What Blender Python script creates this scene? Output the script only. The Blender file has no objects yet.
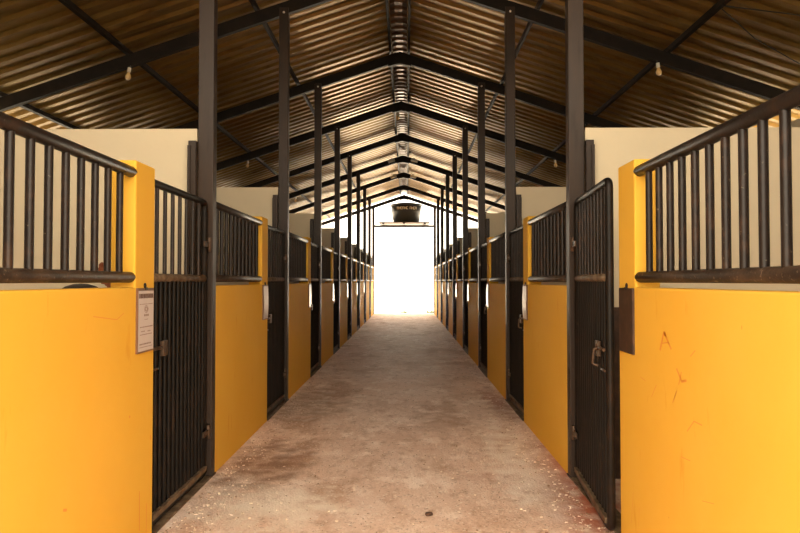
import bpy, bmesh, math, random
from mathutils import Vector, Matrix
random.seed(7)
S = bpy.context.scene
COL = S.collection
R = math.radians

# ------------------------------------------------------------------ helpers
def tag(o, label=None, cat=None, group=None, kind=None):
    if label: o['label'] = label
    if cat: o['category'] = cat
    if group: o['group'] = group
    if kind: o['kind'] = kind
    return o

def thing(name, label, cat, loc=(0, 0, 0), rotz=0.0, group=None):
    o = bpy.data.objects.new(name, None)
    COL.objects.link(o)
    o.empty_display_size = 0.1
    o.location = loc
    o.rotation_euler = (0, 0, rotz)
    return tag(o, label, cat, group)

def link(name, mesh, parent=None, loc=(0, 0, 0), rot=(0, 0, 0)):
    o = bpy.data.objects.new(name, mesh)
    COL.objects.link(o)
    if parent: o.parent = parent
    o.location = loc
    o.rotation_euler = rot
    return o

class MB:
    """collects shapes into one mesh"""
    def __init__(self): self.bm = bmesh.new()
    def box(self, x0, x1, y0, y1, z0, z1, bevel=0.0):
        bm = self.bm
        xs, ys, zs = sorted((x0, x1)), sorted((y0, y1)), sorted((z0, z1))
        v = [bm.verts.new((x, y, z)) for x in xs for y in ys for z in zs]
        fs = [(0,1,3,2), (4,6,7,5), (0,4,5,1), (2,3,7,6), (0,2,6,4), (1,5,7,3)]
        faces = [bm.faces.new([v[i] for i in f]) for f in fs]
        if bevel > 0:
            es = list({e for f in faces for e in f.edges})
            bmesh.ops.bevel(bm, geom=es, offset=bevel, segments=2, affect='EDGES', profile=0.5)
        return self
    def tube(self, pts, r, n=12, caps=True, dome=True, closed=False):
        bm = self.bm
        pts = [Vector(p) for p in pts]
        m = len(pts)
        tang = []
        for i in range(m):
            if closed:
                t = (pts[(i+1) % m]-pts[i-1])
            else:
                a = pts[max(i-1, 0)]; b = pts[min(i+1, m-1)]
                t = b-a
            tang.append(t.normalized())
        up = Vector((0, 0, 1)) if abs(tang[0].z) < 0.9 else Vector((1, 0, 0))
        nrm = (up-tang[0]*up.dot(tang[0])).normalized()
        rings = []
        rr = [r]*m if not isinstance(r, (list, tuple)) else r
        for i in range(m):
            nrm = (nrm-tang[i]*nrm.dot(tang[i])).normalized()
            bi = tang[i].cross(nrm)
            rings.append([bm.verts.new(pts[i]+(nrm*math.cos(2*math.pi*k/n)+bi*math.sin(2*math.pi*k/n))*rr[i]) for k in range(n)])
        for i in range(m if closed else m-1):
            a, b = rings[i], rings[(i+1) % m]
            for k in range(n):
                f = bm.faces.new((a[k], a[(k+1) % n], b[(k+1) % n], b[k])); f.smooth = True
        if caps and not closed:
            for ring, t, p, rad, flip in ((rings[0], -tang[0], pts[0], rr[0], True), (rings[-1], tang[-1], pts[-1], rr[-1], False)):
                if dome:
                    ring2 = [bm.verts.new(p+(v.co-p)*0.75+t*rad*0.3) for v in ring]
                    for k in range(n):
                        q = (ring[k], ring[(k+1) % n], ring2[(k+1) % n], ring2[k])
                        f = bm.faces.new(q if not flip else q[::-1]); f.smooth = True
                    ring = ring2
                bm.faces.new(ring[::-1] if flip else ring)
        return self
    def lathe(self, prof, n=32, cx=0, cy=0):
        bm = self.bm
        rings = []
        for r, z in prof:
            if r < 1e-6: rings.append([bm.verts.new((cx, cy, z))])
            else: rings.append([bm.verts.new((cx+r*math.cos(2*math.pi*k/n), cy+r*math.sin(2*math.pi*k/n), z)) for k in range(n)])
        for a, b in zip(rings, rings[1:]):
            for k in range(n):
                k2 = (k+1) % n
                if len(a) == 1 and len(b) == 1: continue
                if len(a) == 1: f = bm.faces.new((a[0], b[k2], b[k]))
                elif len(b) == 1: f = bm.faces.new((a[k], a[k2], b[0]))
                else: f = bm.faces.new((a[k], a[k2], b[k2], b[k]))
                f.smooth = True
        return self
    def prism(self, prof, y0, y1):
        """polygon in xz, extruded along y"""
        bm = self.bm
        a = [bm.verts.new((x, y0, z)) for x, z in prof]
        b = [bm.verts.new((x, y1, z)) for x, z in prof]
        n = len(prof)
        bm.faces.new(a); bm.faces.new(b[::-1])
        for k in range(n): bm.faces.new((a[k], b[k], b[(k+1) % n], a[(k+1) % n]))
        return self
    def mesh(self, name, mat):
        bmesh.ops.recalc_face_normals(self.bm, faces=self.bm.faces[:])
        me = bpy.data.meshes.new(name)
        self.bm.to_mesh(me); self.bm.free()
        me.materials.append(mat)
        return me
    def build(self, name, mat, parent=None, loc=(0, 0, 0), rot=(0, 0, 0)):
        return link(name, self.mesh(name, mat), parent, loc, rot)

def arc_corner(path, rad, n=6):
    """rounds the inner corners of an open polyline"""
    P = [Vector(p) for p in path]
    out = [P[0]]
    for i in range(1, len(P)-1):
        a, b, c = P[i-1], P[i], P[i+1]
        d1 = (a-b).normalized(); d2 = (c-b).normalized()
        p1 = b+d1*rad; p2 = b+d2*rad
        for k in range(n+1):
            t = k/n
            out.append(p1*(1-t)**2+b*2*t*(1-t)+p2*t*t)
    out.append(P[-1])
    return out

# ------------------------------------------------------------------ materials
def mat(name, base, rough=0.6, metal=0.0, layers=(), bump=0.0, bump_scale=60, spec=None):
    if spec is None: spec = 0.2 if ('metal' in name or 'steel' in name) else 0.5
    """layers: (colour, noise scale xyz, low, high, strength)"""
    m = bpy.data.materials.new(name); m.use_nodes = True
    nt = m.node_tree; N = nt.nodes; L = nt.links
    b = N['Principled BSDF']
    b.inputs['Roughness'].default_value = rough
    b.inputs['Metallic'].default_value = metal
    b.inputs['Specular IOR Level'].default_value = spec
    geo = N.new('ShaderNodeNewGeometry')
    cur = None
    col = N.new('ShaderNodeRGB'); col.outputs[0].default_value = (*base, 1); cur = col.outputs[0]
    for i, (c, sc, lo, hi, st) in enumerate(layers):
        mp = N.new('ShaderNodeMapping'); L.new(geo.outputs['Position'], mp.inputs['Vector'])
        mp.inputs['Scale'].default_value = sc if isinstance(sc, (tuple, list)) else (sc, sc, sc)
        mp.inputs['Location'].default_value = (3.1*i, 1.7*i, 0.9*i)
        no = N.new('ShaderNodeTexNoise'); no.inputs['Scale'].default_value = 1; no.inputs['Detail'].default_value = 5
        no.inputs['Roughness'].default_value = 0.6
        L.new(mp.outputs[0], no.inputs['Vector'])
        mr = N.new('ShaderNodeMapRange'); mr.inputs[1].default_value = lo; mr.inputs[2].default_value = hi
        mr.inputs[3].default_value = 0; mr.inputs[4].default_value = st
        L.new(no.outputs['Fac'], mr.inputs[0])
        mx = N.new('ShaderNodeMix'); mx.data_type = 'RGBA'
        L.new(mr.outputs[0], mx.inputs[0]); L.new(cur, mx.inputs[6]); mx.inputs[7].default_value = (*c, 1)
        cur = mx.outputs[2]
    L.new(cur, b.inputs['Base Color'])
    if bump:
        no = N.new('ShaderNodeTexNoise'); no.inputs['Scale'].default_value = bump_scale; no.inputs['Detail'].default_value = 4
        L.new(geo.outputs['Position'], no.inputs['Vector'])
        bu = N.new('ShaderNodeBump'); bu.inputs['Strength'].default_value = bump; bu.inputs['Distance'].default_value = 0.01
        L.new(no.outputs['Fac'], bu.inputs['Height']); L.new(bu.outputs[0], b.inputs['Normal'])
    return m

M = {}
M['yellow'] = mat('yellow_paint', (0.77, 0.42, 0.050), 0.7, spec=0.06, layers=[
    ((0.80, 0.47, 0.075), 1.3, 0.35, 0.7, 0.6), ((0.62, 0.22, 0.012), (9, 9, 2.2), 0.64, 0.80, 0.55), ((0.25, 0.10, 0.03), (22, 22, 9), 0.74, 0.80, 0.6)], bump=0.06, bump_scale=35)
M['cream'] = mat('cream_plaster', (0.66, 0.56, 0.39), 0.8, layers=[
    ((0.58, 0.48, 0.33), 1.1, 0.4, 0.75, 0.6), ((0.40, 0.30, 0.18), (5, 5, 2), 0.64, 0.85, 0.4)], bump=0.08, bump_scale=25)
M['mudstain'] = mat('mud_stain', (0.16, 0.035, 0.01), 0.9, layers=[((0.28, 0.09, 0.03), 18, 0.4, 0.6, 0.8)])
M['rail'] = mat('rusty_dark_metal', (0.018, 0.012, 0.010), 0.38, 0.1, spec=0.35, layers=[
    ((0.06, 0.03, 0.018), 9, 0.52, 0.72, 0.8), ((0.24, 0.19, 0.14), 45, 0.66, 0.74, 0.6)], bump=0.08)
M['raildusty'] = mat('dusty_dark_metal', (0.032, 0.020, 0.014), 0.5, 0.1, layers=[((0.10, 0.06, 0.036), (9, 5, 9), 0.45, 0.65, 0.8), ((0.26, 0.19, 0.13), 40, 0.60, 0.70, 0.7)], bump=0.1)
M['gate'] = mat('black_gate_metal', (0.008, 0.006, 0.005), 0.45, 0.0, layers=[
    ((0.028, 0.014, 0.009), 7, 0.5, 0.75, 0.8), ((0.13, 0.085, 0.055), (40, 40, 14), 0.66, 0.76, 0.5)])
M['dusty'] = mat('dusty_brown_metal', (0.10, 0.062, 0.036), 0.6, 0.1, layers=[
    ((0.26, 0.18, 0.11), 12, 0.42, 0.65, 0.8), ((0.04, 0.028, 0.02), 20, 0.55, 0.7, 0.6)])
M['post'] = mat('grey_brown_post_metal', (0.040, 0.028, 0.022), 0.38, 0.1, layers=[
    ((0.055, 0.034, 0.023), (6, 6, 1.2), 0.45, 0.7, 0.8), ((0.22, 0.18, 0.15), 40, 0.70, 0.76, 0.6), ((0.022, 0.014, 0.01), (12, 12, 2), 0.58, 0.72, 0.7)], bump=0.03)
M['steel'] = mat('dark_rafter_steel', (0.012, 0.008, 0.006), 0.5, 0.0, layers=[((0.028, 0.017, 0.01), 5, 0.45, 0.7, 0.6)])
M['roof'] = mat('ribbed_roof_sheet', (0.37, 0.235, 0.08), 0.34, 0.65, layers=[
    ((0.21, 0.115, 0.04), (0.9, 0.9, 0.9), 0.4, 0.7, 0.7), ((0.52, 0.37, 0.14), (0.6, 9, 0.6), 0.5, 0.75, 0.5), ((0.10, 0.045, 0.02), (3, 12, 3), 0.52, 0.72, 0.6)])
M['ridge'] = mat('ridge_cap_sheet', (0.15, 0.09, 0.055), 0.3, 0.5, layers=[((0.07, 0.04, 0.025), 6, 0.45, 0.65, 0.7)])
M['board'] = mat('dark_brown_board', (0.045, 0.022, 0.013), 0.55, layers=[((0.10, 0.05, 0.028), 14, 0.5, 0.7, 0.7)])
M['frameedge'] = mat('brown_frame', (0.16, 0.075, 0.035), 0.55)
M['paper'] = mat('white_paper', (0.64, 0.56, 0.53), 0.22, layers=[((0.58, 0.48, 0.44), 9, 0.5, 0.8, 0.4)])
M['ink'] = mat('dark_ink', (0.10, 0.045, 0.03), 0.7)
M['inkpale'] = mat('faint_ink', (0.24, 0.16, 0.13), 0.7)
M['latch'] = mat('worn_brown_steel', (0.10, 0.062, 0.04), 0.4, 0.4, layers=[((0.06, 0.03, 0.02), 30, 0.5, 0.62, 0.8)])
M['tank'] = mat('black_tank_plastic', (0.02, 0.02, 0.02), 0.45)
M['letter'] = mat('pale_lettering', (0.55, 0.50, 0.40), 0.6)
M['plank'] = mat('brown_plank', (0.09, 0.045, 0.025), 0.7, layers=[((0.05, 0.025, 0.015), (2, 25, 25), 0.45, 0.6, 0.7)])
M['glass'] = mat('bulb_glass', (0.75, 0.48, 0.2), 0.15)
M['socket'] = mat('white_socket', (0.80, 0.74, 0.62), 0.5)
M['wire'] = mat('black_wire', (0.02, 0.016, 0.012), 0.6)
M['rubber'] = mat('black_rubber', (0.012, 0.008, 0.007), 0.6)
M['leafgreen'] = mat('grass_green', (0.035, 0.055, 0.012), 0.7)
M['dung'] = mat('dark_brown_clod', (0.10, 0.05, 0.03), 0.9, layers=[((0.05, 0.025, 0.015), 60, 0.45, 0.6, 0.8)])
M['chaff'] = mat('pale_straw_chips', (0.76, 0.60, 0.48), 0.85, layers=[((0.26, 0.14, 0.08), 12, 0.47, 0.55, 0.95)])
M['scuff'] = mat('orange_red_scuff', (0.73, 0.265, 0.02), 0.7)
M['dark_ground'] = mat('unseen_dark_ground', (0.04, 0.036, 0.018), 0.95, layers=[((0.06, 0.05, 0.028), 0.7, 0.45, 0.7, 0.6)])  # unseen ground, made dark so less light bounces up to the roof
M['earth'] = mat('pale_sandy_ground', (0.68, 0.62, 0.54), 0.95, layers=[((0.58, 0.54, 0.42), 0.5, 0.45, 0.7, 0.6)])

def floor_material():
    m = mat('dusty_concrete', (0.76, 0.545, 0.43), 0.66, layers=[
        ((0.80, 0.62, 0.52), 0.9, 0.42, 0.62, 0.8),
        ((0.52, 0.31, 0.20), (1.9, 1.0, 1), 0.50, 0.64, 0.8),
        ((0.96, 0.80, 0.70), (4, 2.5, 5), 0.52, 0.66, 0.85),
        ((0.46, 0.275, 0.175), (11, 6, 9), 0.54, 0.68, 0.6),
        ((0.50, 0.22, 0.13), 2.6, 0.60, 0.75, 0.5),
        ((0.92, 0.80, 0.70), 38, 0.57, 0.66, 0.75),
        ((0.28, 0.16, 0.10), 50, 0.58, 0.68, 0.75)], bump=0.6, bump_scale=55)
    nt = m.node_tree; N = nt.nodes; L = nt.links
    b = N['Principled BSDF']
    cur = b.inputs['Base Color'].links[0].from_socket
    geo = N.new('ShaderNodeNewGeometry'); sep = N.new('ShaderNodeSeparateXYZ'); L.new(geo.outputs['Position'], sep.inputs[0])
    def math_(op, a, bb):
        n = N.new('ShaderNodeMath'); n.operation = op
        for i, v in enumerate((a, bb)):
            if isinstance(v, (int, float)): n.inputs[i].default_value = v
            else: L.new(v, n.inputs[i])
        return n.outputs[0]
    def nz(scale):
        n = N.new('ShaderNodeTexNoise'); n.inputs['Scale'].default_value = scale; n.inputs['Detail'].default_value = 5
        L.new(geo.outputs['Position'], n.inputs['Vector']); return n.outputs['Fac']
    def patch(cx, cy, rx, ry, colr, strength, cur):
        dx = math_('DIVIDE', math_('SUBTRACT', sep.outputs[0], cx), rx)
        dy = math_('DIVIDE', math_('SUBTRACT', sep.outputs[1], cy), ry)
        d = math_('ADD', math_('MULTIPLY', dx, dx), math_('MULTIPLY', dy, dy))
        d = math_('ADD', d, math_('MULTIPLY', math_('SUBTRACT', nz(6), 0.5), 5.0))
        mr = N.new('ShaderNodeMapRange'); mr.inputs[1].default_value = 1.3; mr.inputs[2].default_value = -0.3
        mr.inputs[3].default_value = 0; mr.inputs[4].default_value = strength; L.new(d, mr.inputs[0])
        mx = N.new('ShaderNodeMix'); mx.data_type = 'RGBA'; L.new(mr.outputs[0], mx.inputs[0]); L.new(cur, mx.inputs[6])
        mx.inputs[7].default_value = (*colr, 1); return mx.outputs[2]
    # manure-brown patches by the gates and red dirt along the wall foot
    cur = patch(-1.05, 5.25, 0.36, 0.75, (0.24, 0.12, 0.065), 0.85, cur)
    cur = patch(-1.05, 8.0, 0.45, 1.2, (0.30, 0.17, 0.09), 0.6, cur)
    cur = patch(1.35, 4.7, 0.30, 1.3, (0.42, 0.11, 0.05), 1.0, cur)
    cur = patch(1.25, 8.0, 0.22, 1.0, (0.30, 0.09, 0.04), 0.7, cur)
    cur = patch(0.45, 7.0, 0.35, 0.7, (0.38, 0.21, 0.12), 0.55, cur)
    cur = patch(1.05, 5.5, 0.28, 1.3, (0.92, 0.80, 0.70), 0.85, cur)
    cur = patch(-0.75, 4.3, 0.5, 0.4, (0.92, 0.80, 0.68), 0.85, cur)
    L.new(cur, b.inputs['Base Color'])
    return m
M['floor'] = floor_material()

# ------------------------------------------------------------------ layout numbers
SP = 3.1
def Y(k): return 4.96 + SP*(k-1)
NK = 9
WX = 1.375          # aisle face of the stall walls
WT = 0.14          # wall thickness
WH = 1.464         # wall height
PH = 2.172          # pillar height
RAILX = 1.405
ZP = 2.68          # partition height
SL = 0.335         # roof slope
ZR = 5.44          # rafter centre at the ridge
XO = 4.95          # outer wall inner face
YN, YF = 0.9, Y(NK)+0.12
ORD = ['', 'first', 'second', 'third', 'fourth', 'fifth', 'sixth', 'seventh', 'eighth', 'ninth']
SIDE = {-1: 'left', 1: 'right'}

def where(k):
    return ORD[k] + ' from the camera'

# ------------------------------------------------------------------ setting
tag(MB().box(-5.2, 5.2, 0.3, Y(NK)+0.05, -0.15, 0.0).build('floor', M['floor']), 'dusty tan concrete aisle floor with dirt patches', 'floor', kind='structure')
tag(MB().box(-60, 60, 20, 140, -0.40, -0.16).build('ground', M['earth']), 'sunlit pale sandy ground beyond the open far end', 'ground', kind='structure')
tag(MB().box(-60, 60, -60, 20, -0.40, -0.16).build('ground', M['dark_ground']), 'unseen ground around the stable, made dark to cut bounce light', 'ground', kind='structure')  # out of view; its dark tone keeps the near roof dim
# ramp of earth meeting the far end of the floor
tag(MB().prism([(-5.5, -0.2), (5.5, -0.2), (5.5, -0.02), (-5.5, -0.02)], Y(NK)+0.05, Y(NK)+9).build('ground', M['earth']), 'pale earth apron just outside the far doorway', 'ground', kind='structure')

def corrugated(s):
    """one roof slope with trapezoid ribs that run down the slope"""
    bm = bmesh.new()
    prof = []
    y = YN
    while y < YF+0.25:
        for dy, dz in ((0, 0), (0.085, 0), (0.12, 0.036), (0.215, 0.036)):
            prof.append((y+dy, dz))
        y += 0.25
    xs = [0.13, 1.8, 3.45, 5.75]
    rows = []
    for x in xs:
        rows.append([bm.verts.new((s*x, yy, ZR+0.17-SL*x+dz)) for yy, dz in prof])
    for a, b in zip(rows, rows[1:]):
        for i in range(len(prof)-1):
            bm.faces.new((a[i], a[i+1], b[i+1], b[i]))
    bmesh.ops.recalc_face_normals(bm, faces=bm.faces[:])
    ret = bmesh.ops.extrude_face_region(bm, geom=bm.faces[:])
    bmesh.ops.translate(bm, verts=[v for v in ret['geom'] if isinstance(v, bmesh.types.BMVert)], vec=(0, 0, 0.003))
    bmesh.ops.recalc_face_normals(bm, faces=bm.faces[:])
    me = bpy.data.meshes.new('roof_sheet'); bm.to_mesh(me); bm.free(); me.materials.append(M['roof'])
    return me
for s in (-1, 1):
    tag(link('ceiling_'+SIDE[s], corrugated(s)), f'ribbed metal roof slope above the {SIDE[s]} stalls', 'roof', kind='structure')
# ridge cap, ribbed
bm = bmesh.new()
prev = None
y = YN
while y < YF+0.25:
    for dy, dz in ((0, 0), (0.085, 0), (0.12, 0.03), (0.215, 0.03)):
        row = [bm.verts.new((x, y+dy, ZR+0.215-SL*abs(x)+dz-(0.02 if abs(x) < 0.02 else 0))) for x in (-0.32, -0.16, -0.06, 0.06, 0.16, 0.32)]
        if prev:
            for i in range(5): bm.faces.new((prev[i], prev[i+1], row[i+1], row[i]))
        prev = row
    y += 0.25
ret = bmesh.ops.extrude_face_region(bm, geom=bm.faces[:])
bmesh.ops.translate(bm, verts=[v for v in ret['geom'] if isinstance(v, bmesh.types.BMVert)], vec=(0, 0, 0.003))
bmesh.ops.recalc_face_normals(bm, faces=bm.faces[:])
me = bpy.data.meshes.new('ridge_cap'); bm.to_mesh(me); bm.free(); me.materials.append(M['ridge'])
tag(link('trim_1', me), 'ribbed metal ridge cap running along the roof peak', 'ridge cap', kind='structure')

OUTER_H = 3.5
for s in (-1, 1):
    sd = SIDE[s]
    tag(MB().box(s*XO, s*(XO+0.15), YN, Y(NK)+0.05, -0.05, OUTER_H).build('wall_'+sd, M['cream']), f'cream outer wall behind the {sd} stalls', 'wall', kind='structure')
    tag(MB().box(s*1.38, s*XO, YN, 1.0, -0.05, 3.4).build('wall_light_block', M['cream']), f'unseen cream wall added to cut light in the near {sd} stall row beside the entrance', 'wall', kind='structure')  # out-of-view wall, added and raised to hold light off the partitions
    for k in range(1, NK+1):
        pt = MB().box(s*1.50, s*XO, Y(k)-0.04, Y(k)+0.09, -0.05, ZP).build('wall_partition', M['cream'])
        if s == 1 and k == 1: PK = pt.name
        tag(pt,
            f'cream plastered partition wall between stalls, behind the {ORD[k]} post on the {sd}', 'wall', kind='structure')


MB().box(1.62, XO-0.01, Y(1)-0.055, Y(1)-0.041, 0.0, 1.30).build('added_dark_gap_panel', M['board'], bpy.data.objects[PK])  # dark panel added so the gap beside the right gate looks dark

# stall fronts: yellow masonry with a raised pillar at the gate end
for s in (-1, 1):
    sd = SIDE[s]
    for k in range(1, NK+1):
        y0 = Y(k-1)+0.06 if k > 1 else 1.0
        yp = Y(k)-1.44
        y1 = Y(k)-1.17
        mb = MB()
        prof = [(y0, -0.02), (y1, -0.02), (y1, PH), (yp, PH), (yp, WH), (y0, WH)]
        A_ = [mb.bm.verts.new((s*WX, yy, zz)) for yy, zz in prof]; B_ = [mb.bm.verts.new((s*(WX+WT), yy, zz)) for yy, zz in prof]
        mb.bm.faces.new(A_); mb.bm.faces.new(B_[::-1])
        for q in range(6): mb.bm.faces.new((A_[q], B_[q], B_[(q+1) % 6], A_[(q+1) % 6]))
        bmesh.ops.recalc_face_normals(mb.bm, faces=mb.bm.faces[:])
        bmesh.ops.bevel(mb.bm, geom=mb.bm.edges[:], offset=0.009, segments=2, affect='EDGES', profile=0.5)
        w = mb.build('wall_'+sd, M['yellow'])
        tag(w, f'yellow painted low stall wall, {where(k)} along the {sd} side of the aisle', 'wall', kind='structure')
        if k == 1 and s == 1:
            # scuffs scratched into the paint near the gate
            mb = MB()
            def stroke(pts, wd):
                P = [(2.15+0, 0, 0)]
                for (ya, za), (yb, zb) in zip(pts, pts[1:]):
                    d = Vector((0, yb-ya, zb-za)); n = Vector((0, -d.z, d.y)).normalized()*wd*0.5
                    a = Vector((WX-0.0006, ya, za)); b = Vector((WX-0.0006, yb, zb))
                    vs = [mb.bm.verts.new(p) for p in (a-n, a+n*0.6, b+n*0.6, b-n)]
                    mb.bm.faces.new(vs)
            def px(u, v):
                """the point of the wall face seen there"""
                yy = 640*(WX-0.116)/(u-406.5); return (yy, 1.5-(v-281)*yy/640)
            for path, wd in [([(660, 350), (664, 332), (666, 336)], .020), ([(664, 333), (671, 349)], .016), ([(662, 343), (669, 342)], .007),
                             ([(676, 368), (681, 381), (686, 380)], .014), ([(681, 371), (678, 384)], .007), ([(672, 402), (676, 390), (672, 401)], .006),
                             ([(686, 430), (693, 420), (701, 424)], .006), ([(690, 356), (695, 350)], .006), ([(651, 396), (656, 384)], .005),
                             ([(680, 455), (689, 459)], .004), ([(700, 498), (712, 501)], .003), ([(630, 520), (632, 490)], .004), ([(637, 524), (638, 505)], .003), ([(645, 380), (640, 376)], .004)]:
                stroke([px(*p) for p in path], wd)
            mb.build('scuff_mark', M['scuff'], w)
        if k == 1 and s == -1:
            mb = MB()
            for (ya, za, yb, zb, wd) in [(3.60, 0.32, 3.605, 0.10, .008), (3.70, 0.22, 3.70, 0.05, .006), (3.38, 1.33, 3.30, 1.30, .004), (3.30, 1.30, 3.05, 1.33, .004), (2.8, 0.5, 2.83, 0.49, .012), (3.46, 0.77, 3.47, 0.76, .012), (3.75, 0.6, 3.75, 0.57, .012)]:
                d = Vector((0, yb-ya, zb-za)); n = Vector((0, -d.z, d.y)).normalized()*wd*0.5
                a = Vector((-WX+0.0006, ya, za)); b = Vector((-WX+0.0006, yb, zb))
                mb.bm.faces.new([mb.bm.verts.new(p) for p in (a-n, a+n, b+n, b-n)])
            mb.build('scuff_mark', M['scuff'], w)

# reddish mud splash on the nearest left partition
mb = MB()
def blob(cx, cz, rx, rz, yy, seed, n=26):
    rnd = random.Random(seed)
    vs = []
    for i in range(n):
        a = 2*math.pi*i/n
        rr = 0.75+0.45*rnd.random()
        vs.append(mb.bm.verts.new((cx+rx*rr*math.cos(a), yy, cz+rz*rr*math.sin(a))))
    mb.bm.faces.new(vs)
yy = Y(1)-0.0412
blob(-2.15, 1.63, 0.035, 0.16, yy, 1); blob(-2.21, 1.58, 0.06, 0.07, yy-0.0003, 2); blob(-2.13, 1.80, 0.02, 0.11, yy-0.0006, 3); blob(-2.115, 1.93, 0.022, 0.06, yy-0.0003, 4); blob(-2.17, 1.50, 0.07, 0.05, yy-0.0009, 5)
tag(mb.build('mud_stain', M['mudstain']), 'reddish brown splash on the cream partition behind the left bars', 'stain')

# black domed feeder hung in the first stall, only its top above the wall
t = thing('stall_feeder', 'black rounded feeder top just showing over the nearest left yellow wall', 'feeder', (-2.28, 4.70, 0.95))
b_ = MB(); b_.lathe([(0.0, 0.0), (0.12, 0.0), (0.155, 0.08), (0.17, 0.40), (0.175, 0.43), (0.15, 0.475), (0.105, 0.51), (0.05, 0.528), (0, 0.532)], 28)
b_.build('hood', M['rubber'], t)
MB().box(-0.05, 0.05, 0.12, 0.225, 0.20, 0.34).build('bracket', M['steel'], t)

# ------------------------------------------------------------------ steel posts
for s in (-1, 1):
    for k in range(1, NK+1):
        t = thing('roof_post', f'grey-brown square steel roof post, {where(k)} on the {SIDE[s]} of the aisle', 'post', (s*1.430, Y(k), 0), 0, 'steel posts along the aisle')
        MB().box(-0.06, 0.06, -0.05, 0.045, 0.0, 4.965, 0.006).build('shaft', M['post'], t)
        # short channel that caps the end of the partition
        c = MB(); c.box(s*0.062, s*0.125, -0.085, -0.042, 0.0, 2.58, 0.005); c.box(s*0.062, s*0.085, -0.10, -0.085, 0.0, 2.56); c.box(s*0.105, s*0.125, -0.10, -0.085, 0.0, 2.54)
        c.build('wall_channel', M['post'], t)
        MB().box(-0.066, 0.066, -0.058, 0.052, 0.0, 0.012).build('base_plate', M['steel'], t)
        if 1 < k < 6:
            MB().tube([(0, -0.058, 4.90), (0, -0.045, 4.90)], 0.014, 8).build('bolt', M['socket'], t)

# ------------------------------------------------------------------ rafters and purlins
HB = 0.08
for k in range(2, NK+1):
    t = thing('rafter_frame', f'dark steel rafter pair meeting at the ridge, {ORD[k-1]} visible from the camera', 'rafter', (0, Y(k), ZR), 0, 'rafters under the roof')
    for s in (-1, 1):
        x1 = 5.35
        p = [(0, HB), (s*x1, HB-SL*x1), (s*x1, -HB-SL*x1), (0, -HB)]
        MB().prism(p, -0.035, 0.035).build('beam', M['steel'], t)
    MB().prism([(-0.2, 0.06-SL*0.2), (0, 0.06), (0.2, 0.06-SL*0.2), (0.2, -0.11-SL*0.2), (0, -0.13), (-0.2, -0.11-SL*0.2)], -0.043, 0.043).build('ridge_plate', M['steel'], t)
names = {0: 'next to the ridge', 1: 'highest below the ridge', 2: 'halfway down the slope', 3: 'lowest near the eaves'}
for s in (-1, 1):
    for i, x in enumerate((0.16, 1.79, 3.44, 5.06)):
        t = MB()
        zt = ZR+0.165-SL*x; a = 0.020
        t.prism([(s*(x-a), zt+SL*a), (s*(x+a), zt-SL*a), (s*(x+a), zt-SL*a-0.062), (s*(x-a), zt+SL*a-0.062)], YN, YF)
        tag(t.build('purlin', M['steel']), f'long steel purlin {names[i]} under the {SIDE[s]} roof slope', 'purlin', group='purlins under the roof')

# ------------------------------------------------------------------ bar grilles over the stall walls
_cache = {}
def cached(key, fn):
    if key not in _cache: _cache[key] = fn()
    return _cache[key]
for s in (-1, 1):
    for k in range(1, NK+1):
        y0 = Y(k-1)+0.035 if k > 1 else 1.0
        y1 = Y(k)-1.44+0.012
        t = thing('bar_grille', f'dark rusty pipe grille above yellow wall, {where(k)} on the {SIDE[s]} side', 'grille', (s*RAILX, y1, 1.49), 0, 'pipe grilles over the stall walls')
        Ln = y1-y0
        key = 'n' if k == 1 else 'f'
        link('top_rail', cached('tr'+key, lambda: MB().tube([(0, 0, 0.615), (0, -Ln, 0.615)], 0.031, 16).mesh('top_rail', M['rail'])), t)
        link('bottom_rail', cached('br'+key, lambda: MB().tube([(0, 0, 0.031), (0, -Ln, 0.031)], 0.030, 16).mesh('bottom_rail', M['raildusty'])), t)
        bar = cached('bar', lambda: MB().tube([(0, 0, 0.045), (0, 0, 0.60)], 0.018, 10, caps=False).mesh('bar', M['rail']))
        y = -0.145
        while y > -Ln+0.04:
            link('bar', bar, t, (0, y, 0))
            y -= 0.1355

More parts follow.
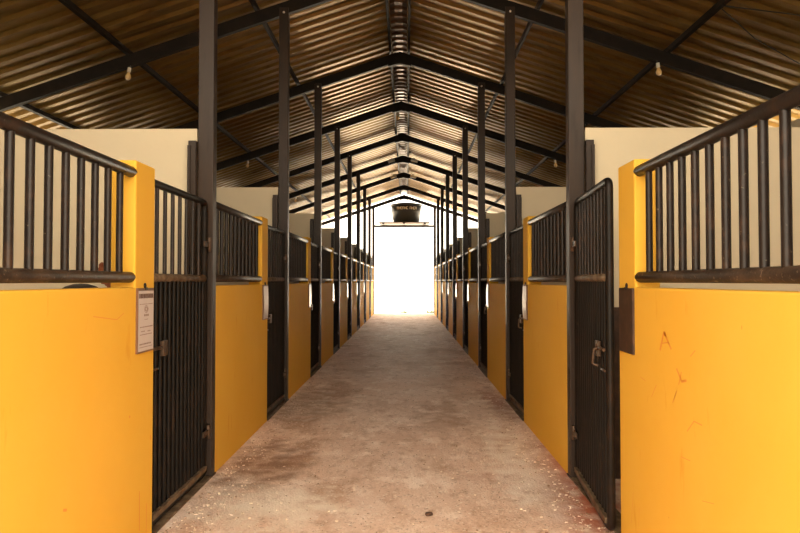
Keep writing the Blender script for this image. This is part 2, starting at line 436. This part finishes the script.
# ------------------------------------------------------------------ gates
GL = 1.085
def gate_frame_mesh():
    mb = MB()
    path = arc_corner([(0, -0.02, 0.042), (0, -0.02, 2.10), (0, -GL, 2.10), (0, -GL, 0.042), (0, -0.025, 0.042)], 0.05, 5)
    return mb.tube(path, 0.025, 12).mesh('frame', M['gate'])
def gate_panel_mesh(s):
    mb = MB()
    mb.box(s*0.010, s*0.016, -GL+0.02, -0.04, 0.055, 1.505)
    n = 14
    for i in range(n):
        yy = -0.06-(GL-0.10)*i/(n-1)*0.995
        mb.tube([(-s*0.002, yy, 0.06), (-s*0.002, yy, 1.50)], 0.0155, 8, caps=False)
    return mb.mesh('lower_panel', M['gate'])
for s in (-1, 1):
    sd = SIDE[s]
    a = -s  # towards the aisle
    for k in range(1, NK+1):
        ang = 0.0
        if k == 1 and s == 1: ang = -R(5.0)
        elif k == 1: ang = 0.0
        lab = f'black ribbed steel stall gate, {where(k)} on the {sd} side of the aisle'
        if k == 1 and s == 1: lab = 'black ribbed steel stall gate standing slightly open, nearest on the right'
        t = thing('stall_gate', lab, 'gate', (s*1.425, Y(k)-0.062, 0), ang, 'stall gates along the aisle')
        link('frame', cached('gf', gate_frame_mesh), t)
        link('mid_rail', cached('gm', lambda: MB().tube([(0, -0.03, 1.52), (0, -GL+0.01, 1.52)], 0.027, 12).mesh('mid_rail', M['dusty'])), t)
        link('bottom_bar', cached('gb', lambda: MB().box(-0.012, 0.012, -GL+0.02, -0.03, 0.064, 0.098).mesh('bottom_bar', M['dusty'])), t, (a*0.022, 0, 0))
        link('lower_panel', cached('gp%d' % s, lambda: gate_panel_mesh(s)), t)
        ub = cached('gub', lambda: MB().tube([(0, 0, 1.535), (0, 0, 2.085)], 0.0135, 8, caps=False).mesh('bar', M['rail']))
        for i in range(9 if s == 1 else 7):
            n = 9 if s == 1 else 7
            link('bar', ub, t, (0, -0.02-(GL-0.02)*(i+1)/(n+1), 0))
        # hinges
        for z in (0.35, 1.78):
            h = cached('gh%d' % s, lambda: MB().tube([(0, 0, -0.05), (0, 0, 0.05)], 0.016, 10).box(-0.006, 0.006, -0.12, 0, -0.02, 0.02).mesh('hinge', M['latch']))
            link('hinge', h, t, (a*0.034, -0.004, z))
        # slide-bolt latch with a hanging handle
        lt = link('latch', cached('gl%d' % s, lambda: MB().tube([(0, -0.17, 0), (0, 0.03, 0)], 0.011, 10).box(-0.012, 0.012, -0.035, 0.04, -0.055, 0.04, 0.004).mesh('latch', M['latch'])), t, (a*0.036, -GL+0.17, 1.09))
        hp = [(0, -0.045, 0), (a*0.035, -0.045, -0.005), (a*0.042, -0.045, -0.10), (a*0.012, -0.06, -0.105)]
        if s == 1: link('handle', cached('ghd%d' % s, lambda: MB().tube(arc_corner(hp, 0.015, 3), 0.008, 8).mesh('handle', M['latch'])), lt, (0, 0, 0))
        link('lower_bolt', cached('glb%d' % s, lambda: MB().tube([(0, -0.05, 0), (0, 0.035, 0)], 0.008, 8).mesh('lower_bolt', M['latch'])), t, (a*0.03, -GL+0.05, 0.965))
        # sill under the gate
        sl = MB(); sl.box(s*(WX-0.012), s*(WX+WT-0.02), Y(k)-1.165, Y(k)-0.055, 0, 0.012, 0.003)
        tag(sl.build('gate_sill', M['dusty']), f'dusty brown sill strip on the floor under the {ORD[k]} gate on the {sd}', 'sill', group='sills under the gates')

# ------------------------------------------------------------------ boards hung on the pillars
def clipboard(s, k, plain):
    sd = SIDE[s]
    if plain: lab = 'bare dark brown hanging board on the nearest right yellow pillar'
    elif k == 1: lab = 'printed white notice in a brown frame hanging on the nearest left pillar'
    else: lab = f'white paper notice on a hanging board, {ORD[k]} pillar from the camera on the {sd}'
    yc = Y(k)-1.318
    t = thing('notice_board', lab, 'notice board', (s*(WX+0.003), yc, 1.095), 0, 'notice boards on the pillars')
    a = -s
    w = 0.112; h = 0.365
    MB().box(0, a*0.015, -w, w, 0, h, 0.002).build('backing', M['board'] if plain else M['frameedge'], t)
    # hook ring on top
    ring = [(a*0.008, 0.011*math.cos(u*math.pi/8), h+0.013+0.013*math.sin(u*math.pi/8)) for u in range(16)]
    MB().tube(ring, 0.004, 6, closed=True).build('hook', M['rail'], t)
    MB().box(a*0.010, a*0.018, -0.016, 0.016, h-0.012, h+0.004, 0.002).build('clip', M['rail'], t)
    if plain: return
    # slightly curled sheet
    bm = bmesh.new(); n = 10; prev = None
    curl = 0.0 if k == 1 else 0.006
    for i in range(n+1):
        u = i/n; z = 0.010+(h-0.026)*u
        x = 0.0152 + curl*math.sin(math.pi*u)
        row = [bm.verts.new((a*x, y_, z)) for y_ in (-w+0.008, w-0.008)]
        if prev: bm.faces.new((prev[0], prev[1], row[1], row[0]))
        prev = row
    ret = bmesh.ops.extrude_face_region(bm, geom=bm.faces[:])
    bmesh.ops.translate(bm, verts=[v for v in ret['geom'] if isinstance(v, bmesh.types.BMVert)], vec=(a*0.0008, 0, 0))
    bmesh.ops.recalc_face_normals(bm, faces=bm.faces[:])
    me = bpy.data.meshes.new('paper'); bm.to_mesh(me); bm.free(); me.materials.append(M['paper'])
    pp = link('paper', me, t)
    tag(pp, 'white paper sheet')
    if k == 1:
        # heading strip, emblem ring and faint text lines (too small to read in the photo)
        xx = a*0.0161
        def strip(mb, ya, yb, za, zb): mb.box(xx, xx+a*0.0006, ya, yb, za, zb)
        hd = MB(); rnd = random.Random(3)
        y_ = -0.098
        while y_ < 0.09:
            wd = rnd.uniform(0.012, 0.022); hd.box(xx, xx+a*0.0006, y_, min(y_+wd, 0.1), h-0.058, h-0.032); y_ += wd+0.004
        tag(hd.build('heading', M['ink'], t), 'dark heading letters along the top edge')
        for z, x0, x1, th in ((0.272, -0.09, 0.09, 0.004), (0.205, -0.03, 0.035, 0.012), (0.185, -0.022, 0.025, 0.004), (0.142, -0.085, 0.09, 0.006), (0.118, -0.07, -0.02, 0.006), (0.116, 0.02, 0.06, 0.006), (0.100, -0.085, 0.085, 0.005), (0.045, -0.09, 0.07, 0.008), (0.030, -0.09, 0.09, 0.004)):
            y_ = x0; lines = MB()
            while y_ < x1:
                wd = rnd.uniform(0.006, 0.02); strip(lines, y_, min(y_+wd, x1), z, z+th); y_ += wd+0.004
            lines.build('text_line', M['inkpale'], pp)
        em = MB(); em.tube([(xx, 0.026*math.cos(u*math.pi/12), 0.245+0.021*math.sin(u*math.pi/12)) for u in range(24)], 0.0016, 5, closed=True)
        em.tube([(xx, 0.015*math.cos(u*math.pi/12), 0.245+0.012*math.sin(u*math.pi/12)) for u in range(24)], 0.003, 5, closed=True)
        em.build('emblem', M['inkpale'], pp)
for s in (-1, 1):
    for k in range(1, 8):
        clipboard(s, k, s == 1 and k == 1)

# ------------------------------------------------------------------ bulbs
def bulb(x, k, lab, dx=0.0):
    z = ZR-SL*abs(x)-HB-(0.02 if abs(x) > 1 else 0.07)
    t = thing('light_bulb', lab, 'light bulb', (x, Y(k)-0.06, z), 0, 'bulbs under the rafters')
    t.rotation_euler = (R(8), R(dx), 0)
    MB().tube([(0, 0.02, 0.02), (0, 0, 0.005), (0, 0, -0.02)], 0.006, 6).build('cord', M['wire'], t)
    MB().lathe([(0, -0.005), (0.021, -0.008), (0.023, -0.06), (0.019, -0.068), (0, -0.069)], 14).build('socket', M['socket'], t)
    MB().lathe([(0.016, -0.066), (0.018, -0.08), (0.034, -0.112), (0.037, -0.13), (0.029, -0.155), (0.012, -0.167), (0, -0.169)], 16).build('globe', M['glass'], t)
bulb(-3.38, 2, 'bare bulb under the nearest visible rafter, left roof slope', 12)
bulb(3.27, 2, 'bare bulb under the nearest visible rafter, right roof slope', -10)
bulb(-3.42, 4, 'bare bulb under the third visible rafter, left roof slope', 8)
bulb(3.42, 4, 'bare bulb under the third visible rafter, right roof slope', -8)
bulb(-3.42, 6, 'bare bulb under the fifth visible rafter, left roof slope', 8)
bulb(3.42, 6, 'bare bulb under the fifth visible rafter, right roof slope', -8)
bulb(-0.08, 4, 'bare bulb hanging at the ridge below the third visible rafter', 0)
# pairs of small lamps beside the ridge
for k in (6, 7):
    for s in (-1, 1):
        t = thing('roof_lamp', f'small pale lamp in dark bracket {SIDE[s]} of the ridge, {ORD[k-1]} visible rafter', 'lamp', (s*0.33, Y(k)-0.10, ZR-SL*0.33+0.02), 0, 'small lamps beside the ridge')
        MB().box(-0.06, 0.06, 0.0, 0.07, -0.07, 0.07, 0.008).build('bracket', M['steel'], t)
        mb = MB(); mb.tube([(-s*0.05, -0.03, 0.02), (s*0.13, -0.03, -0.05)], [0.06, 0.045], 12); mb.build('head', M['socket'], t)

# ------------------------------------------------------------------ wires under the right roof slope
def wire(pts, lab):
    tag(MB().tube(pts, 0.006, 6).build('wire', M['wire']), lab, 'wire')
wire([(3.40, 6.62, 4.36), (3.80, 6.12, 4.06), (4.3, 5.6, 3.72), (5.02, 4.9, 3.72)], 'upper thin black wire leaving the purlin under the right roof slope')
wire([(3.42, 6.66, 4.34), (3.83, 6.80, 4.085), (4.35, 6.90, 3.85), (5.03, 7.0, 3.74)], 'lower thin black wire sagging toward the right eaves')

# ------------------------------------------------------------------ far end: lintel, platform and water tank
YL = Y(NK)
tag(MB().box(-1.375, 1.375, YL-0.04, YL+0.04, 4.00, 4.10, 0.004).build('lintel_beam', M['steel']), 'dark steel crossbeam between the last two posts at the doorway', 'beam')
t = thing('tank_platform', 'brown plank platform carrying the black water tank at the far end', 'platform', (0.0, YL, 4.10))
for x in (-0.95, 0.0, 0.95):
    MB().box(x-0.04, x+0.04, -0.62, 0.72, 0.0, 0.06).build('bearer', M['steel'], t)
for i in range(6):
    y0 = -0.62+i*0.222
    MB().box(-1.15+0.03*(i % 2), 1.16, y0, y0+0.205, 0.06, 0.10, 0.004).build('plank', M['plank'], t)
t = thing('water_tank', 'black tapered plastic water tank on the platform over the far doorway', 'tank', (0.10, YL+0.05, 4.20)); t.scale = (1.12, 1.0, 1.06)
MB().lathe([(0, 0), (0.52, 0), (0.535, 0.02), (0.56, 0.16), (0.575, 0.17), (0.585, 0.33), (0.60, 0.34), (0.635, 0.74), (0.0, 0.74)], 44).build('body', M['tank'], t)
MB().lathe([(0, 0.74), (0.68, 0.735), (0.695, 0.75), (0.69, 0.79), (0.62, 0.82), (0.35, 0.875), (0.12, 0.895), (0, 0.90)], 44).build('lid', M['tank'], t)
# pale painted lettering, two words, following the curve (not legible in the photo)
mb = MB()
def on_tank(u, z, rr=0.006):
    r_ = 0.60+0.035*(z-0.34)/0.40+rr
    return (r_*math.sin(u), -r_*math.cos(u), z)
cols = [-0.62, -0.49, -0.36, -0.24, -0.11, 0.02, 0.24, 0.37, 0.50, 0.62]
for i, u in enumerate(cols):
    w_ = 0.09
    segs = [((0, 0), (0, 1)), ((0, 1), (1, 1)), ((1, 0), (1, 1))] if i % 3 == 0 else [((0, 0), (0, 1)), ((0, 0.5), (1, 0.5)), ((1, 0), (1, 1))] if i % 3 == 1 else [((0, 0), (0, 1)), ((0, 0), (1, 0)), ((0, 1), (1, 1))]
    for (a0, b0), (a1, b1) in segs:
        mb.tube([on_tank(u+w_*a0, 0.56+0.10*b0), on_tank(u+w_*a1, 0.56+0.10*b1)], 0.014, 6)
tag(mb.build('lettering', M['letter'], t), 'pale painted lettering')

# ------------------------------------------------------------------ small things on the ground
def tuft(x, y, n, h, lab, seed):
    rnd = random.Random(seed); mb = MB()
    for i in range(n):
        a = rnd.uniform(0, 6.28); d = rnd.uniform(0, 0.16); hh = 1.3*h*rnd.uniform(0.5, 1.0); l = rnd.uniform(0.05, 0.16)
        bx, by = d*math.cos(a)*1.4, d*math.sin(a)
        mb.tube([(bx, by, 0), (bx+l*0.4*math.cos(a), by+l*0.4*math.sin(a), hh*0.6), (bx+l*math.cos(a), by+l*math.sin(a), hh)], [0.010, 0.009, 0.002], 5)
    tag(mb.build('grass_tuft', M['leafgreen'], None, (x, y, -0.02)), lab, 'grass tuft')
tuft(-0.02, YL+0.5, 40, 0.13, 'small green grass tuft in the middle of the far doorway', 1)
tuft(1.22, YL+0.6, 60, 0.14, 'green grass tuft at the right foot of the far doorway', 2)

bm = bmesh.new(); bmesh.ops.create_icosphere(bm, subdivisions=2, radius=0.026)
rnd = random.Random(4)
for v in bm.verts: v.co *= rnd.uniform(0.75, 1.15); v.co.z *= 0.55
for f in bm.faces: f.smooth = True
me = bpy.data.meshes.new('dung_clod'); bm.to_mesh(me); bm.free(); me.materials.append(M['dung'])
tag(link('dung_clod', me, None, (0.265, 4.13, 0.010)), 'small dark dung clod lying on the near aisle floor', 'clod')

mb = MB(); rnd = random.Random(11)
for i in range(2800):
    y = 3.3+rnd.random()**1.6*14
    if rnd.random() < 0.55:
        x = rnd.choice((-1, 1))*(1.34-abs(rnd.gauss(0, 0.16)))
    else: x = rnd.uniform(-1.33, 1.33)
    if abs(x) > 1.33: continue
    L_ = rnd.uniform(0.003, 0.011); W_ = rnd.uniform(0.002, 0.005); a = rnd.uniform(0, 3.14); hh = rnd.uniform(0.002, 0.006)
    c, s_ = math.cos(a), math.sin(a)
    base = [(L_*c-W_*s_, L_*s_+W_*c), (-L_*c-W_*s_, -L_*s_+W_*c), (-L_*c+W_*s_, -L_*s_-W_*c), (L_*c+W_*s_, L_*s_-W_*c)]
    lo = [mb.bm.verts.new((x+px_, y+py_, 0.0)) for px_, py_ in base]
    hi = [mb.bm.verts.new((x+px_*0.8, y+py_*0.8, hh)) for px_, py_ in base]
    mb.bm.faces.new(hi)
    for q in range(4): mb.bm.faces.new((lo[q], lo[(q+1) % 4], hi[(q+1) % 4], hi[q]))
tag(mb.build('floor_litter', M['chaff']), 'pale straw chips and grit scattered over the aisle floor', 'litter', kind='stuff')

# ------------------------------------------------------------------ light
w = bpy.data.worlds.new('sky'); S.world = w; w.use_nodes = True
bg = w.node_tree.nodes['Background']
bg.inputs['Color'].default_value = (1.0, 0.88, 0.69, 1)
bg.inputs['Strength'].default_value = 1.0
sun = bpy.data.lights.new('sun', 'SUN'); sun.energy = 9.0; sun.angle = R(1.0); sun.color = (1.0, 0.90, 0.74)
so = bpy.data.objects.new('sun', sun); COL.objects.link(so); so.location = (8, 10, 20)
so.rotation_euler = (R(-4), R(24), 0)

# ------------------------------------------------------------------ camera
cam = bpy.data.cameras.new('camera'); cam.sensor_width = 36; cam.lens = 640/800*36
cam.clip_end = 500
co = bpy.data.objects.new('camera', cam); COL.objects.link(co)
co.location = (0.125, 0, 1.5)
co.rotation_euler = (R(90)+math.atan(14.5/640), 0, math.atan(6.8/640))
S.camera = co

S.view_settings.view_transform = 'Standard'
S.view_settings.look = 'None'
S.view_settings.exposure = 2.63
S.view_settings.gamma = 1.0
S.view_settings.use_curve_mapping = False
S.cycles.max_bounces = 14
S.cycles.diffuse_bounces = 10
S.cycles.glossy_bounces = 6
S.cycles.use_denoising = True
S.cycles.sample_clamp_indirect = 12
